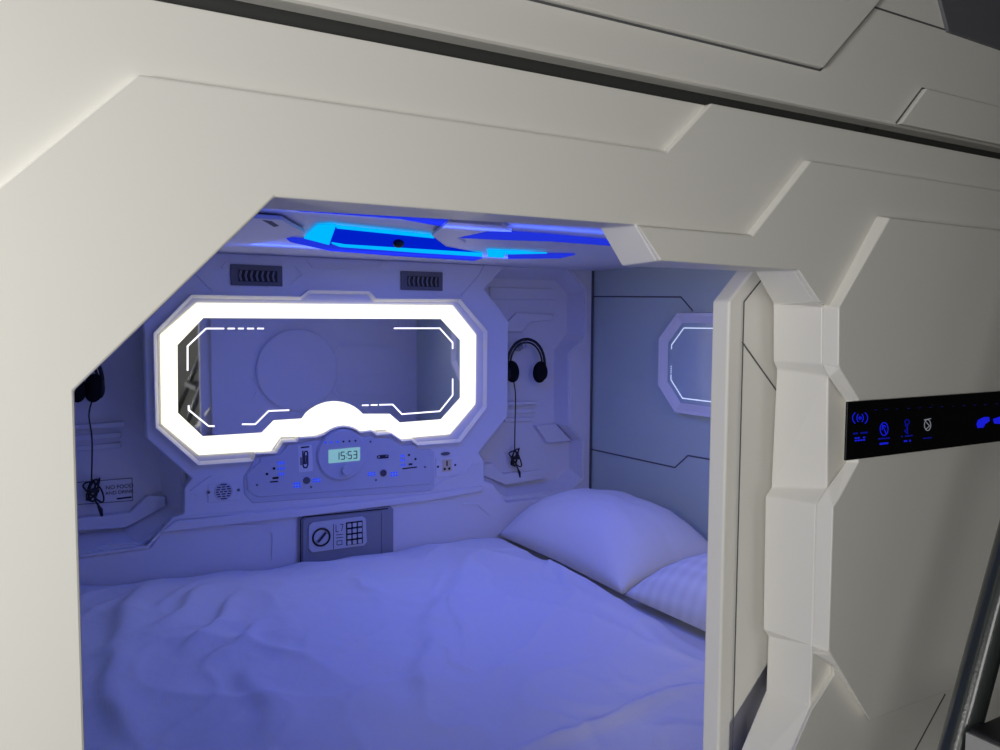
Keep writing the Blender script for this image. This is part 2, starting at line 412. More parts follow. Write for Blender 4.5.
# vents
def vent(px, label):
    c = at(*px, y=YP)
    t = thing('air_vent', label, 'vent', (c.x, YP, c.z), 'air vents above the lit mirror')
    w, h = .152, .062
    box('vent_plate', Vector((c.x, YP-.003, c.z)), (w, .006, h), M['ventplate'], t, .002)
    box('vent_opening', Vector((c.x+.004, YP-.0065, c.z-.002)), (w*.74, .002, h*.54), M['black'], t)
    for k in range(7):
        x = c.x+.004 + (k-3)*w*.74/7
        bm = bmesh.new()
        add_loft(bm, [Vector((x-.006, YP-.013, c.z-.002+.015)), Vector((x+.000, YP-.013, c.z-.002+.015)), Vector((x-.004, YP-.013, c.z-.002)), Vector((x+.000, YP-.013, c.z-.017)), Vector((x-.006, YP-.013, c.z-.017)), Vector((x-.010, YP-.013, c.z-.002))],
                 [Vector((x-.004, YP-.006, c.z-.002+.015)), Vector((x+.002, YP-.006, c.z-.002+.015)), Vector((x-.002, YP-.006, c.z-.002)), Vector((x+.002, YP-.006, c.z-.017)), Vector((x-.004, YP-.006, c.z-.017)), Vector((x-.008, YP-.006, c.z-.002))])
        link('slat', bm, M['ventslat'], t)
vent((256.5, 275.5), 'left grey louvred air vent high on the capsule back wall')
vent((421.5, 281), 'right grey louvred air vent above the lit mirror, nearer the pillows')

# ---------------------------------------------------------------- lit mirror
cen = at(342.5, 455, y=YP)
def arc(c, r, a0, a1, n, y): return [Vector((c.x+r*math.cos(math.radians(a0+(a1-a0)*i/n)), y, c.z+r*math.sin(math.radians(a0+(a1-a0)*i/n)))) for i in range(n+1)]
mt = thing('lit_mirror', 'large octagonal wall mirror framed by a glowing warm white band', 'mirror', (cen.x, YP, cen.z+.1))
YE = YP-.009
rim_px = [(155, 428), (152.7, 333), (191, 294), (300.7, 296), (309, 289.5), (370, 290.7), (376.7, 298), (460.7, 298.5), (488, 330.7), (487.3, 408), (460.7, 442.7), (418, 446), (411, 441), (402, 442), (391, 434.5), (377, 436), (371, 432), (360, 433.5)]
rim = py_(rim_px, YP-.014)
dc = at(342.5, 455, y=YP-.014)
r_out = (rim[-1]-dc).length
rim += arc(dc, r_out, 42, 138, 12, YP-.014)[1:-1]
rim += py_([(317, 438), (299.7, 439), (297.6, 442.4), (283.7, 443), (277, 454), (256, 454.7), (253.9, 462), (198, 466)], YP-.014)
em_px = [(162, 424), (160.5, 335), (197, 303), (452.7, 305.5), (476, 334.7), (475.3, 404), (450, 434), (399, 438.5), (386, 429.4), (361, 431)]
emo = py_(em_px, YE); dce = at(342.5, 455, y=YE); r_e = (emo[-1]-dce).length
emo += arc(dce, r_e, 50, 130, 12, YE)[1:-1]
emo += py_([(311, 436), (280.5, 437), (271, 450.4), (199, 455)], YE)
ei_px = [(178, 413), (177.5, 345), (203.3, 318), (441.5, 319), (460.7, 340), (460.7, 398), (441.5, 419.5), (400, 422.7), (390, 414), (363, 414)]
emi = py_(ei_px, YE)
dci = Vector((emi[-1].x*.5+at(302, 418.7, y=YE).x*.5, YE, emi[-1].z-.085))
r_i = (emi[-1]-dci).length; a0 = math.degrees(math.atan2(emi[-1].z-dci.z, emi[-1].x-dci.x))
emi += arc(dci, r_i, a0, 180-a0, 12, YE)[1:-1]
emi += py_([(302, 418.7), (274, 420.5), (262, 432.8), (203, 436.5)], YE)
# frame : lip ring + sloping inner wall down to the seat of the light
seat = inset(rim, .012)
bm = bmesh.new()
def ring(P, Q):
    a = [bm.verts.new(p) for p in P]; b = [bm.verts.new(p) for p in Q]; n = len(a)
    for i in range(n): bm.faces.new((a[i], a[(i+1) % n], b[(i+1) % n], b[i]))
ring([Vector((p.x, YP+.002, p.z)) for p in rim], rim)
ring(rim, [Vector((p.x, YP-.014, p.z)) for p in inset(rim, .0025)])
ring([Vector((p.x, YP-.014, p.z)) for p in inset(rim, .0025)], [Vector((p.x, YP-.001, p.z)) for p in seat])
bmesh.ops.remove_doubles(bm, verts=bm.verts, dist=.0004)
link('frame', bm, M['shell'], mt)
loft('light_band', emo, [Vector((p.x, YP-.001, p.z)) for p in emo], M['ringlight'], mt, [(emi, [Vector((p.x, YP-.001, p.z)) for p in emi])])
gl = [Vector((p.x, YP-.006, p.z)) for p in inset(emi, -.004)]
loft('mirror_glass', gl, shift(gl, dy=.005), M['mirror'], mt)
YG = YP-.0062
def E(lines, w, y=YG): return [[at(a, b, y=y) for a, b in l] for l in lines]
def z7(p): return [(150+a/3.75, 280+b/3.75) for a, b in p]
def z8(p): return [(330+a/3.75, 280+b/3.75) for a, b in p]
for ln in [z7([(141, 340), (141, 248), (210, 182), (278, 182)]), z7([(145, 470), (145, 487), (220, 548), (242, 548)]), z7([(345, 541), (395, 541), (445, 491), (522, 488)]),
           z8([(240, 181), (412, 181), (460, 235), (460, 258)]), z8([(460, 370), (460, 432), (412, 492), (270, 503), (235, 467), (185, 468)])]:
    strokes('light_line', E([ln], 0), .0045, (0, -1, 0), M['etch'], mt, .0004)
for ln in [z7([(291, 182), (318, 182)]), z7([(330, 182), (352, 182)]), z7([(364, 182), (390, 182)]), z7([(402, 182), (427, 182)]), z8([(178, 468.5), (153, 469)]), z8([(145, 469.5), (120, 470)])]:
    strokes('light_dash', E([ln], 0), .0045, (0, -1, 0), M['etch'], mt, .0004)

# ---------------------------------------------------------------- console with clock dial
YK = YP-.0065
co = thing('control_console', 'stepped control console with round clock dial below the lit mirror', 'console', (cen.x, YP, cen.z-.07))
b1 = py_([(246.4, 474), (259.7, 462), (260, 457), (280.5, 454), (288, 445), (299, 443.5), (314, 440)], YK) + arc(at(342.5, 455, y=YK), (at(366.5, 455, y=YK)-at(342.5, 455, y=YK)).length, 140, 45, 10, YK) + \
     py_([(362.6, 437), (376.5, 438), (390, 438), (402, 445.5), (414, 444.5), (420, 450.5), (432, 455.5), (432, 482), (428.7, 484.5), (258, 497.5), (247.5, 490.5)], YK)
b0 = py_([(244, 477), (255, 459), (262, 455), (430, 449), (434.5, 452), (434.5, 486), (431, 491), (253, 503), (244.5, 494)], YK+.003)
loft('back_plate', b0, shift(b0, dy=.004), M['console'], co, bev=.003)
o = loft('body', b1, shift(b1, dy=.006), M['console'], co, bev=.003)
YD = YK-.008
dcc = at(342.5, 455, y=YD)
rd = (at(367, 455, y=YD)-dcc).length*.98
dl = disc('clock_dial', Vector((dcc.x, YD+.005, dcc.z)), rd, .012, M['console'], co, 64, .004)
disc('dial_rim', Vector((dcc.x, YD+.007, dcc.z)), rd*1.04, .006, M['console'], co, 64, .002)
lcd = plate('display', [(328.5, 450), (360, 447), (360, 460.5), (328.5, 463.5)], YD-.0022, .0012, M['lcd'], dl)
cc = at(344.8, 455.2, y=YD-.0026)
# seven-segment digits reading 15:53
SEG = {'1': 'bc', '5': 'acdfg', '3': 'abcdg'}
def seg7(ch, x, z, w, h):
    P = {'a': ((x, z+h), (x+w, z+h)), 'g': ((x, z), (x+w, z)), 'd': ((x, z-h), (x+w, z-h)), 'f': ((x, z+h), (x, z)), 'b': ((x+w, z+h), (x+w, z)), 'e': ((x, z), (x, z-h)), 'c': ((x+w, z), (x+w, z-h))}
    return [[Vector((a[0], cc.y, a[1])), Vector((b[0], cc.y, b[1]))] for a, b in (P[s] for s in SEG[ch])]
for ch, dx in (('1', -.028), ('5', -.010), ('5', .013), ('3', .031)):
    strokes('digit', seg7(ch, cc.x+dx-.002, cc.z-.001, .011, .0115), .003, (0, -1, 0), M['lcdink'], lcd, .0002)
strokes('colon', [[Vector((cc.x+.0055, cc.y, cc.z+.004)), Vector((cc.x+.0055, cc.y, cc.z+.0065))], [Vector((cc.x+.0055, cc.y, cc.z-.0065)), Vector((cc.x+.0055, cc.y, cc.z-.009))]], .0025, (0, -1, 0), M['lcdink'], lcd, .0002)
kc = at(346.5, 470.5, y=YD-.01)
disc('knob', Vector((kc.x, YD-.006, kc.z)), .015, .018, M['console'], dl, 32, .002)
for k in range(6):
    p = at(325.5+k*6, 442.6-k*.35, y=YD-.002)
    disc('indicator', Vector((p.x, YD-.0018, p.z)), .0032, .0016, M['glowconsole'] if k < 3 else M['ink'], dl, 12)
# sticker with a clip sign, second clip sign
st = plate('sticker', [(298, 446), (312, 444.5), (313, 471), (299, 472.5)], YK-.0008, .0006, M['paper'], co)
def clip(c, rx, rz, y, rot=0):
    out = []
    pts = [(-.5, .9), (-.5, -.6), (-.3, -.9), (.2, -.9), (.4, -.6), (.4, .6), (.25, .8), (-.1, .8), (-.22, .6), (-.22, -.45), (.1, -.45), (.1, .4)]
    for a, b in pts:
        a, b = (a*rx, b*rz) if not rot else (b*rz, a*rx)
        out.append(Vector((c.x+a, y, c.z+b)))
    return out
strokes('clip_sign', [clip(at(305.5, 459, y=YK), .017, .030, YK-.0010)], .0045, (0, -1, 0), M['ink'], st, .0003)
a = at(305, 447.3, y=YK-.001); strokes('printed_line', [[a+Vector((-.013, 0, 0)), a+Vector((.013, 0, .001))]], .005, (0, -1, 0), M['ink'], st, .0003)
a = at(301, 462, y=YK-.001); strokes('printed_line', [[a+Vector((0, 0, .015)), a+Vector((0, 0, -.010))]], .004, (0, -1, 0), M['ink'], st, .0003)
strokes('clip_sign', [clip(at(383, 456.5, y=YK), .010, .022, YK-.0006, 1)], .0035, (0, -1, 0), M['ink'], co, .0003)
for px, w, h in (((281, 463), .024, .010), ((281, 468.5), .026, .008), ((281.5, 474), .018, .010), ((297, 485), .024, .020), ((316.5, 480.3), .028, .014), ((371.5, 474), .028, .014), ((394, 474), .026, .018), ((402.5, 456), .016, .009), ((402.8, 460.3), .018, .008), ((403, 465), .016, .009)):
    p = at(*px, y=YK-.0006)
    bm = bmesh.new()
    for j in range(2):
        for i in range(3):
            add_box(bm, Vector((p.x+(i-1)*w/3, YK-.0006, p.z+(j-.5)*h/2)), (w/3*.7, .0008, h/2*.6))
    link('backlit_mark', bm, M['glowconsole'], co)
for px, r, m in (((306.7, 480.5), .011, 'ventplate'), ((383.5, 473), .011, 'redled')):
    p = at(*px, y=YK-.002); disc('push_button', Vector((p.x, YK-.002, p.z)), r, .006, M[m], co, 24, .0015)
for px in ((311, 487), (376, 480), (370.5, 441.7), (425, 467), (257, 485)):
    p = at(*px, y=YK-.0005); disc('indicator', Vector((p.x, YK-.0005, p.z)), .0035, .0016, M['ventplate'], co, 12)
for px in ((274, 468.5), (267, 474), (409, 455), (415.5, 459)):
    p = at(*px, y=YK-.0006); disc('jack_hole', Vector((p.x, YK-.0006, p.z)), .004, .0016, M['black'], co, 14)
for px, w in (((275.5, 478), .018), ((410.5, 464.2), .013)):
    p = at(*px, y=YK-.0006); box('port', Vector((p.x, YK-.0006, p.z)), (w, .0014, .006), M['black'], co)
for pl in ([(270, 482), (278, 481.5)], [(402.5, 468.8), (417, 467)]):
    strokes('port_slot', [L(pl, YK-.0006)], .004, (0, -1, 0), M['black'], co, .0006)

# socket, speaker, safe
so = thing('power_socket', 'white wall power socket with cream insert right of the console', 'socket', tuple(at(447, 466, y=YP)))
plate('face_plate', [(436, 459), (459, 456.5), (459, 475), (436, 477.5)], YP-.004, .004, M['inner'], so, .0012)
ins = plate('socket_insert', [(442.3, 460), (451.6, 459), (451.6, 470.8), (442.3, 472)], YP-.0052, .0012, M['brass'], so)
bm = bmesh.new()
for px, s in (((447, 463.4), (.005, .018)), ((444.7, 469), (.008, .008)), ((449.3, 468.6), (.008, .008))):
    p = at(*px, y=YP-.0056); add_box(bm, p, (s[0], .0006, s[1]))
link('socket_hole', bm, M['black'], ins)
for px in ((438, 466.8), (455.2, 465)):
    p = at(*px, y=YP-.0045); disc('screw', p, .0038, .0015, M['ink'], so, 12)
bm = bmesh.new(); p = at(445.5, 453.7, y=YP-.003)
bmesh.ops.create_uvsphere(bm, u_segments=16, v_segments=8, radius=1, matrix=Matrix.Translation(p) @ Matrix.Diagonal((.018, .004, .006, 1)))
link('indicator_lens', bm, M['ventplate'], so, True)
sp = thing('wall_speaker', 'small round wall speaker grille left of the console', 'speaker', tuple(at(223, 491, y=YP)))
plate('face_plate', [(208, 484), (239, 481.5), (239, 500), (208, 502.5)], YP-.003, .003, M['inner'], sp, .0012)
gc = at(223.5, 491.5, y=YP-.0035)
gr = disc('grille', gc, .027, .003, M['console'], sp, 40, .001)
bm = bmesh.new()
for k in range(-3, 4):
    hw = math.sqrt(max(0, .024**2-(k*.007)**2)); n = max(1, int(hw*2/.012))
    for i in range(n):
        add_box(bm, Vector((gc.x-hw+(i+.5)*2*hw/n, gc.y-.0017, gc.z+k*.007)), (2*hw/n*.75, .0006, .0034))
link('grille_slot', bm, M['ink'], gr)
for px in ((208.6, 492.3), (238.5, 490)):
    disc('screw', at(*px, y=YP-.004), .0045, .0015, M['ventplate'], sp, 12)

sf = thing('wall_safe', 'grey steel safe with knob and keypad set low in the back wall', 'safe', tuple(at(345, 545, y=YP)))
so_ = [(298.5, 519), (303, 515.5), (391, 506.5), (393.5, 509), (393.5, 562), (298.5, 575)]
plate('safe_body', so_, YP-.010, .011, M['safe'], sf, .002)
si = [(303, 521), (306, 518.5), (383.5, 511), (383.5, 565), (303, 575)]
plate('safe_door', si, YP-.016, .007, M['safe'], sf, .0015)
strokes('door_gap', [L([(381.5, 570), (381.5, 513)], YP-.0165)], .0025, (0, -1, 0), M['ventplate'], sf, .0004)
strokes('door_gap', [L([(300.5, 575), (300.5, 519.5), (303.5, 517), (388, 508.5)], YP-.0105)], .004, (0, -1, 0), M['black'], sf, .0005)
kp = plate('keypad_plate', [(309, 526), (313, 522.6), (362.5, 516.6), (365.8, 518.5), (367, 542), (364, 545.6), (312, 552.5), (309, 549)], YP-.022, .007, M['keyplate'], sf, .001)
kc = at(321.4, 537.2, y=YP-.024)
bm = bmesh.new(); add_tube(bm, [kc+Vector((.027*math.cos(a*PI/16), 0, .027*math.sin(a*PI/16))) for a in range(32)], .003, 8, True); link('lock_ring', bm, M['black'], kp, True)
strokes('lock_pointer', [[kc+Vector((-.012, -.002, -.014)), kc+Vector((.014, -.002, .014))]], .007, (0, -1, 0), M['ink'], kp, .003)
plate('button_field', [(346, 522.5), (362.5, 520.5), (363, 543.3), (346.3, 545.5)], YP-.0232, .0013, M['black'], kp)
for r in range(4):
    for c in range(3):
        p = at(349.3+c*5.3, 525.6+r*5.7-c*.7, y=YP-.026); box('key', p, (.0125, .005, .0125), M['keyplate'], kp, .001)
strokes('printed_mark', [L(l, YP-.0222) for l in ([(333.5, 524), (333.5, 549)], [(336, 525), (336, 532), (338.5, 531.5)], [(340, 524.5), (343, 524.2), (341.5, 531.3)], [(336, 535), (343, 534.2)], [(336, 538), (343, 537.2)], [(337, 545), (337, 541), (342, 540.5), (342, 544.5), (337, 545)])], .0022, (0, -1, 0), M['ink'], kp, .0003)

# sign in the left niche
YS = 1.998
sg = thing('notice_sticker', 'white notice reading NO FOOD AND DRINK in the left niche', 'sign', tuple(at(108, 490, y=YS)))
P = py_([(70, 483), (132, 478), (132.5, 500.5), (70, 505)], YS)
sgp = loft('sticker_sheet', P, shift(P, dy=.001), M['inner'], sg)
strokes('border', [[P[0]+Vector((0, -.0005, 0)), P[1]+Vector((0, -.0005, 0)), P[2]+Vector((0, -.0005, 0)), P[3]+Vector((0, -.0005, 0))]], .002, (0, -1, 0), M['ventplate'], sg, .0002)
a = at(119.5, 486.8, y=YS-.0008); text('lettering', 'NO FOOD', a, .0165, M['ink'], sg, sx=.95)
a = at(119.5, 492.4, y=YS-.0008); text('lettering', 'AND DRINK', a, .0145, M['ink'], sg, sx=.95)
a = at(125, 498, y=YS-.0008); strokes('printed_line', [[a+Vector((-.022, 0, 0)), a+Vector((.018, 0, .001))]], .005, (0, -1, 0), M['ink'], sg, .0002)

# ---------------------------------------------------------------- headphones on hooks
def headphones(hook, cl, cr, cable, bundle, label, tilt=0.):
    t = thing('headphones', label, 'headphones', tuple(hook), 'headphones hung in the wall niches')
    y = hook.y-.012
    c = (cl+cr)/2; rx = (cr.x-cl.x)/2+.019; top = hook.z+.018-c.z
    for off, r in ((0, .0055), (.012, .0038)):
        pts = []
        for k in range(25):
            a = PI*k/24
            pts.append(Vector((c.x-(rx+.003-off)*math.cos(a), y, c.z+.004+(top-off)*math.sin(a)**.8)))
        tube('headband', pts, r, M['black'], t, 8)
    for q, sx in ((cl, -1), (cr, 1)):
        bm = bmesh.new()
        bmesh.ops.create_uvsphere(bm, u_segments=24, v_segments=14, radius=1, matrix=Matrix.Translation(Vector((q.x, y, q.z))) @ Matrix.Rotation(.12*sx, 4, 'Y') @ Matrix.Diagonal((.026, .030, .041, 1)))
        cu = link('ear_cushion', bm, M['foam'], t, True)
        bm = bmesh.new()
        bmesh.ops.create_uvsphere(bm, u_segments=20, v_segments=12, radius=1, matrix=Matrix.Translation(Vector((q.x+sx*.016, y, q.z))) @ Matrix.Diagonal((.012, .022, .030, 1)))
        link('ear_cup', bm, M['black'], t, True)
    tube('cable', smoothline(cable), .0022, M['black'], t, 6)
    bm = bmesh.new(); rnd = random.Random(3)
    for j in range(4):
        b0 = bundle + Vector((rnd.uniform(-.006, .006), 0, 0)); ph = j*1.3
        lp = [b0+Vector(((.014+.004*j)*math.sin(a+ph)*(1 if j % 2 else .7), .004*math.sin(3*a), .030*math.cos(a)+.006*math.sin(2*a+ph))) for a in [2*PI*i/20 for i in range(20)]]
        add_tube(bm, lp, .0026, 6, True)
    add_tube(bm, [bundle+Vector((-.014, -.003, 0)), bundle+Vector((0, -.008, .003)), bundle+Vector((.014, -.003, 0))], .007, 8)
    link('cable_bundle', bm, M['black'], t, True)
    pl = [bundle+Vector((.004, -.002, -.026)), bundle+Vector((.012, -.002, -.042)), bundle+Vector((.018, -.002, -.056)), bundle+Vector((.021, -.002, -.076))]
    bm = bmesh.new(); add_tube(bm, pl, [.0025, .003, .006, .0035], 8); link('jack_plug', bm, M['black'], t, True)
def hook(h, label):
    t = thing('wall_hook', label, 'hook', tuple(h), 'clear hooks in the wall niches')
    disc('hook_base', Vector((h.x, 1.996, h.z-.006)), .019, .006, M['clear'], t, 24, .001)
    tube('hook_arm', [Vector((h.x, 1.995, h.z-.012)), Vector((h.x, 1.965, h.z-.012)), Vector((h.x, 1.945, h.z-.004)), Vector((h.x, 1.943, h.z+.016))], .004, M['clear'], t, 8)
YH = 1.955
hk = at(524, 345, y=YH); cl = at(512, 371.5, y=YH-.012); cr = at(540, 372, y=YH-.012)
bd = at(515, 458, y=1.975)
headphones(hk, cl, cr, [cl+Vector((.006, 0, -.03)), at(515.5, 395, y=YH), at(515, 425, y=1.96), at(514.5, 452, y=1.972)], bd, 'black headphones hung in the right-hand wall niche beside the mirror')
hook(hk, 'clear hook holding the headphones in the right niche')
hk2 = at(92, 362, y=YH); hk2.x = at(88, 362, y=YH).x
cl2 = at(76, 388, y=YH-.012); cr2 = at(94, 388, y=YH-.012)
bd2 = at(93, 491, y=1.975)
headphones(hk2, cl2, cr2, [cr2+Vector((-.004, 0, -.03)), at(89, 415, y=YH), at(92, 440, y=1.96), at(91.5, 480, y=1.972)], bd2, 'black headphones hung in the dark left-hand wall niche, partly hidden')
hook(hk2, 'clear hook holding the headphones in the left niche')

# ---------------------------------------------------------------- right wall mirror
wm = thing('octagonal_panel', 'octagonal grey-blue glass pane with a pale angular frame on the grey side wall', 'glass panel', (XR, 1.1, .965))
def octx(y0, y1, z0, z1, c, x): return [Vector((x, y, z)) for y, z in ((y0, z0+c), (y0, z1-c), (y0+c, z1), (y1-c, z1), (y1, z1-c), (y1, z0+c), (y1-c, z0), (y0+c, z0))]
a = at(659, 335, x=XR-.02); 
zt = at(690, 312, x=XR-.02).z; zbt = at(690, 415.5, x=XR-.02).z; yl = a.y
fo = octx(.62, yl, zbt, zt, .088, XR-.003); fm = [Vector((XR-.024, p.y, p.z)) for p in inset(fo, .004, 'x')]
fi2 = [Vector((XR-.022, p.y, p.z)) for p in inset(fo, .014, 'x')]; fi = [Vector((XR-.010, p.y, p.z)) for p in inset(fo, .036, 'x')]
bm = bmesh.new()
ring([Vector((XR, p.y, p.z)) for p in fo], fm); ring(fm, fi2); ring(fi2, fi); bmesh.ops.remove_doubles(bm, verts=bm.verts, dist=.0004)
link('frame', bm, M['shell'], wm)
gp = [Vector((XR-.009, p.y, p.z)) for p in inset(fo, .032, 'x')]
loft('glass_pane', gp, shift(gp, dx=.007), M['hazy'], wm)
il_ = [Vector((XR-.0095, p.y, p.z)) for p in inset(fo, .052, 'x')]
strokes('light_line', [[il_[3], il_[4], il_[4].lerp(il_[5], .06)][::-1] + [il_[2]]], .0028, (-1, 0, 0), M['etchdim'], wm, .0004) if False else None
strokes('light_line', [[il_[4].lerp(il_[5], .12), il_[4], il_[3], il_[2]]], .0028, (-1, 0, 0), M['etchdim'], wm, .0004)
strokes('light_line', [[il_[4].lerp(il_[5], .85), il_[5], il_[6], il_[7]]], .0028, (-1, 0, 0), M['etchdim'], wm, .0004)
for k in range(4):
    strokes('light_dash', [[il_[4].lerp(il_[5], .60+k*.06), il_[4].lerp(il_[5], .63+k*.06)]], .0028, (-1, 0, 0), M['etchdim'], wm, .0004)

# ---------------------------------------------------------------- ceiling light fixture
cf = thing('ceiling_light', 'angular ceiling light fixture glowing blue and cyan in the capsule roof', 'light', (XC, 1.2, ZC))
ZP = ZC-.012
def cz(name, pts, z, th, m, bev=0):
    P = [at(a, b, z=z) for a, b in pts]
    return loft(name, P, shift(P, dz=th), M[m], cf, bev=bev)
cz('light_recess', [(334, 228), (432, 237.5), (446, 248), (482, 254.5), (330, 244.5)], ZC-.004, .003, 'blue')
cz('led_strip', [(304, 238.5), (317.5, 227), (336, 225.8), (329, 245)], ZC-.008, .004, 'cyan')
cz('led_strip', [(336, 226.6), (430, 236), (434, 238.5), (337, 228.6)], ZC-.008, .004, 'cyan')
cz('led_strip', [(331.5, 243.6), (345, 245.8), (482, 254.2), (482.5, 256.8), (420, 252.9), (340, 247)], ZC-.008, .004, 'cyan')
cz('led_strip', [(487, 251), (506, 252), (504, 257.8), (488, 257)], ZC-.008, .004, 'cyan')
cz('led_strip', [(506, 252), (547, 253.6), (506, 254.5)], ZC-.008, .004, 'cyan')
cz('blue_wash_band', [(268, 205), (400, 214), (449, 221), (444, 227), (400, 219), (300, 211.5)], ZC-.006, .004, 'bluelow')  # bands of plain ceiling washed blue by hidden LEDs, painted as glowing
cz('blue_wash_band', [(458, 238), (490, 232), (550, 236), (606, 241), (612, 246), (550, 241.5), (500, 240)], ZC-.006, .004, 'bluelow')
cz('blue_wash_band', [(286, 238.5), (304, 240.5), (329, 246.5), (345, 249), (420, 254.5), (482, 258.5), (474, 261), (400, 256.5), (330, 251), (290, 242)], ZC-.006, .004, 'bluelow')
cz('blue_wash_band', [(508, 254.5), (575, 255), (560, 258.5), (508, 259)], ZC-.006, .004, 'bluelow')
cz('cover_panel', [(252, 218), (282, 220), (305, 233), (290, 237.5), (247.5, 245), (226, 244), (238, 232)], ZP, .008, 'inner', .002)
cz('cover_panel', [(449, 222), (502, 226), (512, 232), (488, 231.5), (457, 238), (466, 243), (448, 246.5), (432, 236)], ZP, .008, 'inner', .002)
cz('cover_slot', [(262, 220), (272, 221.5), (279, 226), (274, 227)], ZP-.0005, .0006, 'seam')
p = at(398.5, 243.5, z=ZC-.02); bm = bmesh.new()
bmesh.ops.create_uvsphere(bm, u_segments=16, v_segments=10, radius=1, matrix=Matrix.Translation(p) @ Matrix.Diagonal((.013, .013, .010, 1)))
link('sensor', bm, M['black'], cf, True)

# ---------------------------------------------------------------- bed
bx0, bx1, by0, by1 = XL+.01, XR-.004, .145, YP-.014
bed = thing('bed', 'built-in capsule mattress under a white fitted sheet', 'bed', ((bx0+bx1)/2, (by0+by1)/2, .12))
bb = box('mattress', Vector(((bx0+bx1)/2, (by0+by1)/2, .215)), (bx1-bx0, by1-by0, .19), M['sheet'], bed, .02)
def fbm(x, y, s, o=0): return noise.fractal(Vector((x*s, y*s, o)), 1.0, 2.0, 5)
def ridge(x, y, x0, y0, x1_, y1_, w, h, asym=.35):
    d = Vector((x1_-x0, y1_-y0)); L_ = d.length; d /= L_; q = Vector((x-x0, y-y0)); t = q.dot(d)/L_; s = q.x*d.y-q.y*d.x
    s += .012*math.sin(t*7+x0*9)
    if t < -.1 or t > 1.1: return 0
    fade = max(0, min(1, (t+.1)/.25))*max(0, min(1, (1.1-t)/.25))
    k = w*(asym if s > 0 else 1)
    return h*fade*math.exp(-(s/k)**2)
def gl_(px, py): p = at(px, py, z=.355); return p.x, p.y
def rpx(x, y, a, b, w, h, asym=.35):
    x0, y0 = a; x1_, y1_ = b
    return ridge(x, y, x0, y0, x1_, y1_, w, h, asym)
RID = [(gl_(694, 687), gl_(524, 749), .02, .010, .25), (gl_(477, 553), gl_(431, 635), .07, .014, .5), (gl_(431, 635), gl_(425, 700), .05, .010, .5),
       (gl_(452, 600), gl_(460, 640), .012, .006, .6), (gl_(440, 650), gl_(468, 672), .012, .005, .6), (gl_(545, 560), gl_(582, 600), .03, .008, .4), (gl_(560, 650), gl_(490, 670), .02, .003, .6),
       (gl_(145, 590), gl_(108, 660), .05, .013, .5), (gl_(210, 590), gl_(155, 640), .04, .011, .5), (gl_(240, 600), gl_(190, 655), .03, .010, .5), (gl_(108, 660), gl_(120, 745), .04, .010, .5),
       (gl_(250, 670), gl_(275, 740), .05, .008, .5), (gl_(350, 580), gl_(380, 598), .03, .005, .5), (gl_(600, 600), gl_(690, 660), .04, .006, .5), (gl_(265, 625), gl_(215, 665), .025, .008, .5)]
def duvet_edge(y):   # x of the duvet's right-hand edge
    K = [(0, 1.28), (.45, 1.30), (.85, 1.32), (1.15, 1.36), (1.45, 1.375), (2, 1.38)]
    for (a, b), (c, d) in zip(K, K[1:]):
        if y <= c: return b+(d-b)*(y-a)/(c-a) + .004*math.sin(y*15)
    return 1.38
def duvet_z(x, y, xe):
    h = .352 + .010*fbm(x, y, 1.7, 2.1) + .0018*fbm(x, y, 9, 5) + .028*max(0, .6-x)
    r1 = 1-abs(noise.noise(Vector((x*3.1+1.3, y*2.3+.9*x, 4.2))))*2.6; r2 = 1-abs(noise.noise(Vector((x*5.5-y*2.1, y*4.3, 9.1))))*2.8
    h += .009*max(0, r1)**3 + .0055*max(0, r2)**3
    for a, b, w, hh, asy in RID: h += rpx(x, y, a, b, w*1.0, hh*1.6, asy)
    # soft quilt edges
    d = xe-x
    if d < .05: h = .318 + (h-.318)*math.sqrt(max(0, 1-(1-max(d, 0)/.05)**2))
    d = by1-y
    if d < .10:
        k = math.sqrt(max(0, 1-(1-max(d, 0)/.10)**2)); e0 = .334 + .045*max(0, .75-x) + .0035*math.sin(x*31)+.003*math.sin(x*17+1); h = e0 + (h-e0)*k
    return h
bm = bmesh.new(); NX, NY = 210, 210; grid = []
for j in range(NY+1):
    y = by0+.01+(by1+.006-by0-.01)*j/NY; xe = duvet_edge(y); row = []
    for i in range(NX+1):
        u = i/NX; x = bx0+.005+(xe-bx0-.005)*(1-(1-u)**1.15)
        row.append(bm.verts.new((x, y, duvet_z(x, y, xe))))
    grid.append(row)
for j in range(NY):
    for i in range(NX): bm.faces.new((grid[j][i], grid[j][i+1], grid[j+1][i+1], grid[j+1][i]))
# skirt and underside
bord = [grid[0][i] for i in range(NX+1)] + [grid[j][NX] for j in range(1, NY+1)] + [grid[NY][i] for i in range(NX-1, -1, -1)] + [grid[j][0] for j in range(NY-1, 0, -1)]
lowv = [bm.verts.new((v.co.x, v.co.y, .3155)) for v in bord]; n = len(bord)
for i in range(n): bm.faces.new((bord[i], lowv[i], lowv[(i+1) % n], bord[(i+1) % n]))
bm.faces.new(lowv)
duv = link('duvet', bm, M['duvet'], None, True)
tag(duv, 'rumpled white duvet spread across the mattress', 'duvet')

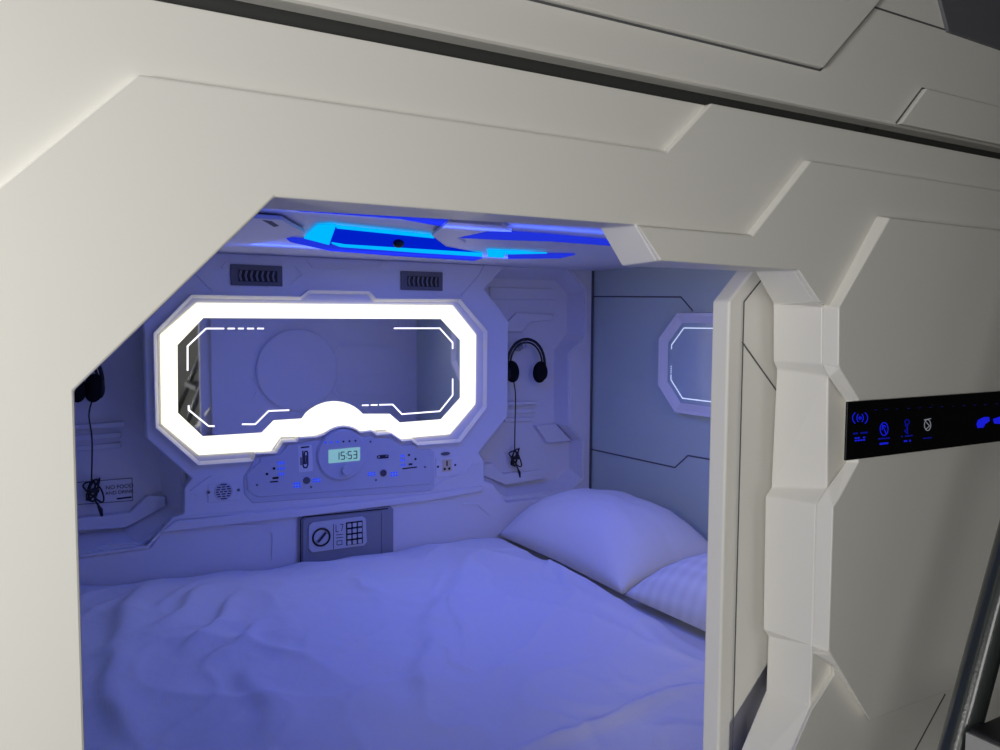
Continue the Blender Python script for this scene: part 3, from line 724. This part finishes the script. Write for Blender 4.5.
def pillow(cx, cy, lx, ly, th, m, label, z0=.316, rot=0., tiltx=0., sag=0., seed=1):
    bm = bmesh.new(); N = 48; T, Bt = [], []
    for s, G in ((1, T), (-1, Bt)):
        for j in range(N+1):
            row = []
            for i in range(N+1):
                u = -1+2*i/N; v = -1+2*j/N
                e = max(0, (1-abs(u)**2.6))**.55*max(0, (1-abs(v)**2.6))**.55
                # corners pulled out, edges drawn in
                kx = 1-.07*(1-abs(u)**2)*0 - .09*(1-v*v*0)*0
                px = u*lx/2*(1-.06*(1-v*v)*abs(u)**3*0 + .0) ; py = v*ly/2
                px *= 1-.06*(1-abs(v))**1*abs(u)**2; py *= 1-.06*(1-abs(u))**1*abs(v)**2
                if s > 0:
                    z = th*e + .010*e*fbm(u*1.2, v*1.2, 1.5, seed) + .0012*fbm(u, v, 6, seed+3)*min(1, e*2)
                else: z = -.016*e
                row.append(bm.verts.new((px, py, z)))
            G.append(row)
    for G, f in ((T, 0), (Bt, 1)):
        for j in range(N):
            for i in range(N):
                q = (G[j][i], G[j][i+1], G[j+1][i+1], G[j+1][i])
                bm.faces.new(q[::-1] if f else q)
    bmesh.ops.remove_doubles(bm, verts=bm.verts, dist=.0005)
    bmesh.ops.rotate(bm, verts=bm.verts, cent=(0, 0, 0), matrix=Matrix.Rotation(rot, 3, 'Z') @ Matrix.Rotation(tiltx, 3, 'Y'))
    o = link('pillow', bm, m, None, True); o.location = (cx, cy, z0+.02)
    return tag(o, label, 'pillow')
pillow(1.605, 1.515, .44, .71, .195, M['pillow'], 'plump white pillow at the back wall end of the bed', z0=.318, rot=.0)
pillow(1.605, .785, .44, .745, .16, M['pillowcheck'], 'white pillow with faint woven check, partly hidden behind the open door', z0=.318)

# ================================================================ access panel on the front shell
YA = -.0245
ap = thing('access_panel', 'glossy black touch panel with glowing blue symbols beside the doorway', 'panel', tuple(at(900, 430, y=YA)))
A = py_([(843.5, 402.5), (1000, 387.5)], YA)
zt_ = at(845, 402, y=YA).z; zb_ = at(845, 461, y=YA).z; xa = at(844.5, 430, y=YA+.003).x
box('panel_face', Vector((xa+.185, YA+.0015, (zt_+zb_)/2)), (.37, .003, zt_-zb_), M['glossblack'], ap, .001)
box('panel_backing', Vector((xa+.190, YA+.008, (zt_+zb_)/2)), (.340, .008, zt_-zb_-.004), M['black'], ap, .001)
YQ = YA-.0002
def ic(lines, m, w=.0009, name='glowing_symbol'): return strokes(name, [[at(a, b, y=YQ) for a, b in l] for l in lines], w, (0, -1, 0), M[m], ap, .0003)
def pxarc(cx, cy, rx, ry, a0, a1, n=10): return [(cx+rx*math.cos(math.radians(a0+(a1-a0)*i/n)), cy-ry*math.sin(math.radians(a0+(a1-a0)*i/n))) for i in range(n+1)]
ic([pxarc(859, 418, 4.2, 5, -50, 50), pxarc(860, 418, 7.5, 7, -50, 50), pxarc(861, 418, 4.2, 5, 130, 230), pxarc(860, 418, 7.5, 7, 130, 230), pxarc(860, 418, 1.2, 1.2, 0, 360)], 'glow')
ic([pxarc(884, 429, 4, 6.5, 0, 360, 16), [(882, 424), (886, 434)], pxarc(884, 429, 2, 3.4, 30, 200)], 'glow')
ic([pxarc(907, 422, 2.2, 2.5, 0, 360), [(905, 425), (907.5, 428), (904.5, 431), (908, 434)], [(907.5, 424), (907.5, 434)]], 'glowdim', .0011)
ic([pxarc(927.5, 425, 3.2, 5.5, 0, 360, 14), [(924, 420), (931, 418.5)], [(926, 422), (929.5, 426), (926, 429)]], 'glowwhite')
def blot(cx, cy, w, h, m, rows=2, cols=4):
    bm = bmesh.new(); rnd = random.Random(int(cx))
    for j in range(rows):
        for i in range(cols):
            if rnd.random() < .12: continue
            p = at(cx+(i-(cols-1)/2)*w/cols, cy+(j-(rows-1)/2)*h/rows-(i-(cols-1)/2)*w/cols*.09, y=YQ)
            add_box(bm, p, (w/cols*.0011, .0004, h/rows*.0006))
    link('glowing_caption', bm, M[m], ap)
blot(860.5, 433, 15, 3, 'glowdim', 1, 6); blot(860, 439, 11, 5, 'glow', 2, 4)
blot(884, 438.5, 12, 2.5, 'glowdim', 1, 6); blot(884, 443.5, 9, 3.5, 'glow', 1, 5)
blot(907, 436, 12, 2.2, 'glowdim', 1, 6); blot(906.5, 441, 9, 3, 'glow', 1, 5)
blot(927.5, 438, 9, 2, 'glowdim', 1, 4)
for cx in range(876, 1000, 11): blot(cx, 410-(cx-876)*.05, 3, 1.4, 'glowfaint', 1, 2)
def blob(pts, m='glow', name='glowing_symbol'):
    P = [at(a, b, y=YQ) for a, b in pts]; loft(name, P, shift(P, dy=-.0003), M[m], ap)
blob([(976.5, 424), (978, 420), (984, 417), (989, 417), (989.5, 421), (985, 424), (983.5, 427.5), (977.5, 428)])
blob([(993, 419), (1000, 416.5), (1012, 416), (1012, 422.5), (1000, 424), (994, 423.5)])

# ================================================================ upper capsule above the gap
up = thing('upper_capsule', 'white capsule shell stacked above the dark gap, with stepped panel lines', 'sleeping capsule', (.7, 0, 1.33))
ZU = 1.3215
UO = [Vector((X0, 0, ZU)), Vector((X1, 0, ZU)), Vector((X1, 0, 1.60)), Vector((X0, 0, 1.60))]
xs = 1.105
loft('shell_body', UO, shift(UO, dy=.06), M['shell'], up, bev=.004)
def up2(pts, y): return [at(a, b, y=y) for a, b in pts]
y2 = -.006
ph = up2([(727, 42), (824, 69), (878, 4)], y2)
h = ph[0].z*.5+ph[1].z*.5; ph[1].z = h
pa = [Vector((X0, y2, h)), Vector((ph[1].x, y2, h)), Vector((ph[2].x, y2, ph[2].z)), Vector((ph[2].x+(1.60-ph[2].z)*.9, y2, 1.60)), Vector((X0, y2, 1.60))]
loft('raised_panel', pa, shift(pa, dy=.007), M['shell'], up, bev=.0015)
# lower strip band: raised left part ending in a diagonal
qb = up2([(901, 125), (927, 88), (1000, 107)], y2)
pb = [Vector((qb[0].x, y2, ZU+.001)), Vector((qb[1].x, y2, qb[1].z)), Vector((X1, y2, qb[1].z)), Vector((X1, y2, ZU+.001))]
loft('raised_panel', pb, shift(pb, dy=.007), M['shell'], up, bev=.0015)
q3 = up2([(878, 5), (947, 33)], -.003)
strokes('panel_seam', [[up2([(727, 43)], y2-.0)[0]*0 + Vector((X0, -.0003, h-.001)), Vector((ph[1].x+.001, -.0003, h-.001)), Vector((ph[2].x+.0015, -.0003, ph[2].z-.001)), Vector((q3[1].x, -.0003, ph[2].z-.001))],
                       [Vector((qb[0].x-.001, -.0003, ZU+.002)), Vector((qb[1].x-.0005, -.0003, qb[1].z+.001)), Vector((X1, -.0003, qb[1].z+.001))]], .0020, (0, -1, 0), M['seam'], up, .0003)
# dark plate painting the shade of a void at the upper shell's end
dk = up2([(941, -60), (941, 0), (949, 31), (1010, 52), (1080, 78), (1080, -60)], -.004)
loft('shaded_inset', dk, shift(dk, dy=.005), M['ventplate'], up, bev=.001)
box('trim_1', Vector(((X0+X1)/2, .045, 1.314)), (X1-X0, .05, .030), M['gap'])['kind'] = 'structure'
p = at(866, 129, y=.019); disc('bolt', p, .0022, .003, M['black'], bpy.data.objects['trim_1'], 12)

# ================================================================ ladder rail and bin, lower right
YR = -.17
la = thing('bunk_ladder', 'dark painted ladder rail with a bright highlight line leaning at the lower right', 'ladder', (.6, YR, 0))
pa_ = at(957, 750, y=YR); pb_ = at(1000, 590, y=YR)
d = (pb_-pa_).normalized()
q0 = pa_ - d*(pa_.z/d.z) + d*.01; q1 = pa_ + d*1.15
tube('rail', [q0, pa_, pb_, q1], .0145, M['rail'], la, 28)
off = Vector((.0, -.42, 0))
tube('rail', [q0+off, q1+off], .0145, M['rail'], la, 28)
for k in range(5):
    z = .20+.27*k
    if z > 1.5: break
    p = q0 + d*((z-q0.z)/d.z)
    tube('rung', [p, p+off], .010, M['rail'], la, 14)

tp = at(996, 741, y=YR-.03)
zt2 = tp.z; qq = q0 + d*((zt2-q0.z)/d.z)
tr = box('tread', Vector((qq.x+.012, YR-.21, zt2)), (.075, .385, .022), M['black'], la, .003)
box('tread_edge', Vector((qq.x+.0505, YR-.21, zt2+.003)), (.003, .385, .018), M['chrome'], tr)
box('tread_edge', Vector((qq.x-.0265, YR-.21, zt2-.004)), (.003, .385, .024), M['bucket'], tr)
struct(box('wall_behind', Vector((.4, -2.1, 1.3)), (7, .04, 2.6), M['corridor']))
# ================================================================ lights
def area(name, loc, target, size, power, col, size_y=None, spread=180):
    l = bpy.data.lights.new(name, 'AREA'); l.shape = 'RECTANGLE'; l.size = size; l.size_y = size_y or size; l.energy = power; l.color = col; l.spread = math.radians(spread)
    o = bpy.data.objects.new(name, l); COL.objects.link(o); o.location = loc
    o.rotation_euler = (Vector(target)-Vector(loc)).to_track_quat('-Z', 'Y').to_euler(); return o
area('corridor_light', (-.86, -.62, 1.04), (.25, 0, 1.04), .30, 8.0, (1.0, .985, .95), spread=150)
area('added_interior_fill', (1.38, .42, ZC-.03), (1.5, 1.5, .55), .18, .9, (1.0, .93, 1.0), spread=150)  # unseen fill lamp added to brighten the pillow end
area('ceiling_led_light', (XC+.2, 1.2, ZC-.03), (XC+.2, 1.2, 0), .45, 3.4, (.05, .09, 1.0), .40)
area('ceiling_led_strip', (XC, 1.56, ZC-.03), (XC, 1.56, 2), .9, .7, (.05, .12, 1.0), .03)
area('ceiling_led_strip', (.70, .86, ZC-.022), (.70, .86, 2), .9, .3, (.05, .12, 1.0), .03)
area('added_doorway_fill', (-.75, -1.55, 1.45), (.9, 1.2, .75), .5, 2.4, (1.0, .985, .96), spread=110)  # unseen fill added to send neutral light in through the doorway
area('added_back_wall_fill', (.2, -1.5, 2.4), (.2, -2.3, 1.3), .8, 2.5, (1.0, .98, .94), spread=100)  # unseen fill added to lighten the wall reflected in the mirror
w = bpy.data.worlds.new('world'); S.world = w; w.use_nodes = True
w.node_tree.nodes['Background'].inputs[0].default_value = (.9, .95, 1.0, 1); w.node_tree.nodes['Background'].inputs[1].default_value = .015
S.view_settings.view_transform = 'Standard'; S.view_settings.look = 'None'; S.view_settings.exposure = 0; S.view_settings.gamma = 1; S.view_settings.use_curve_mapping = False
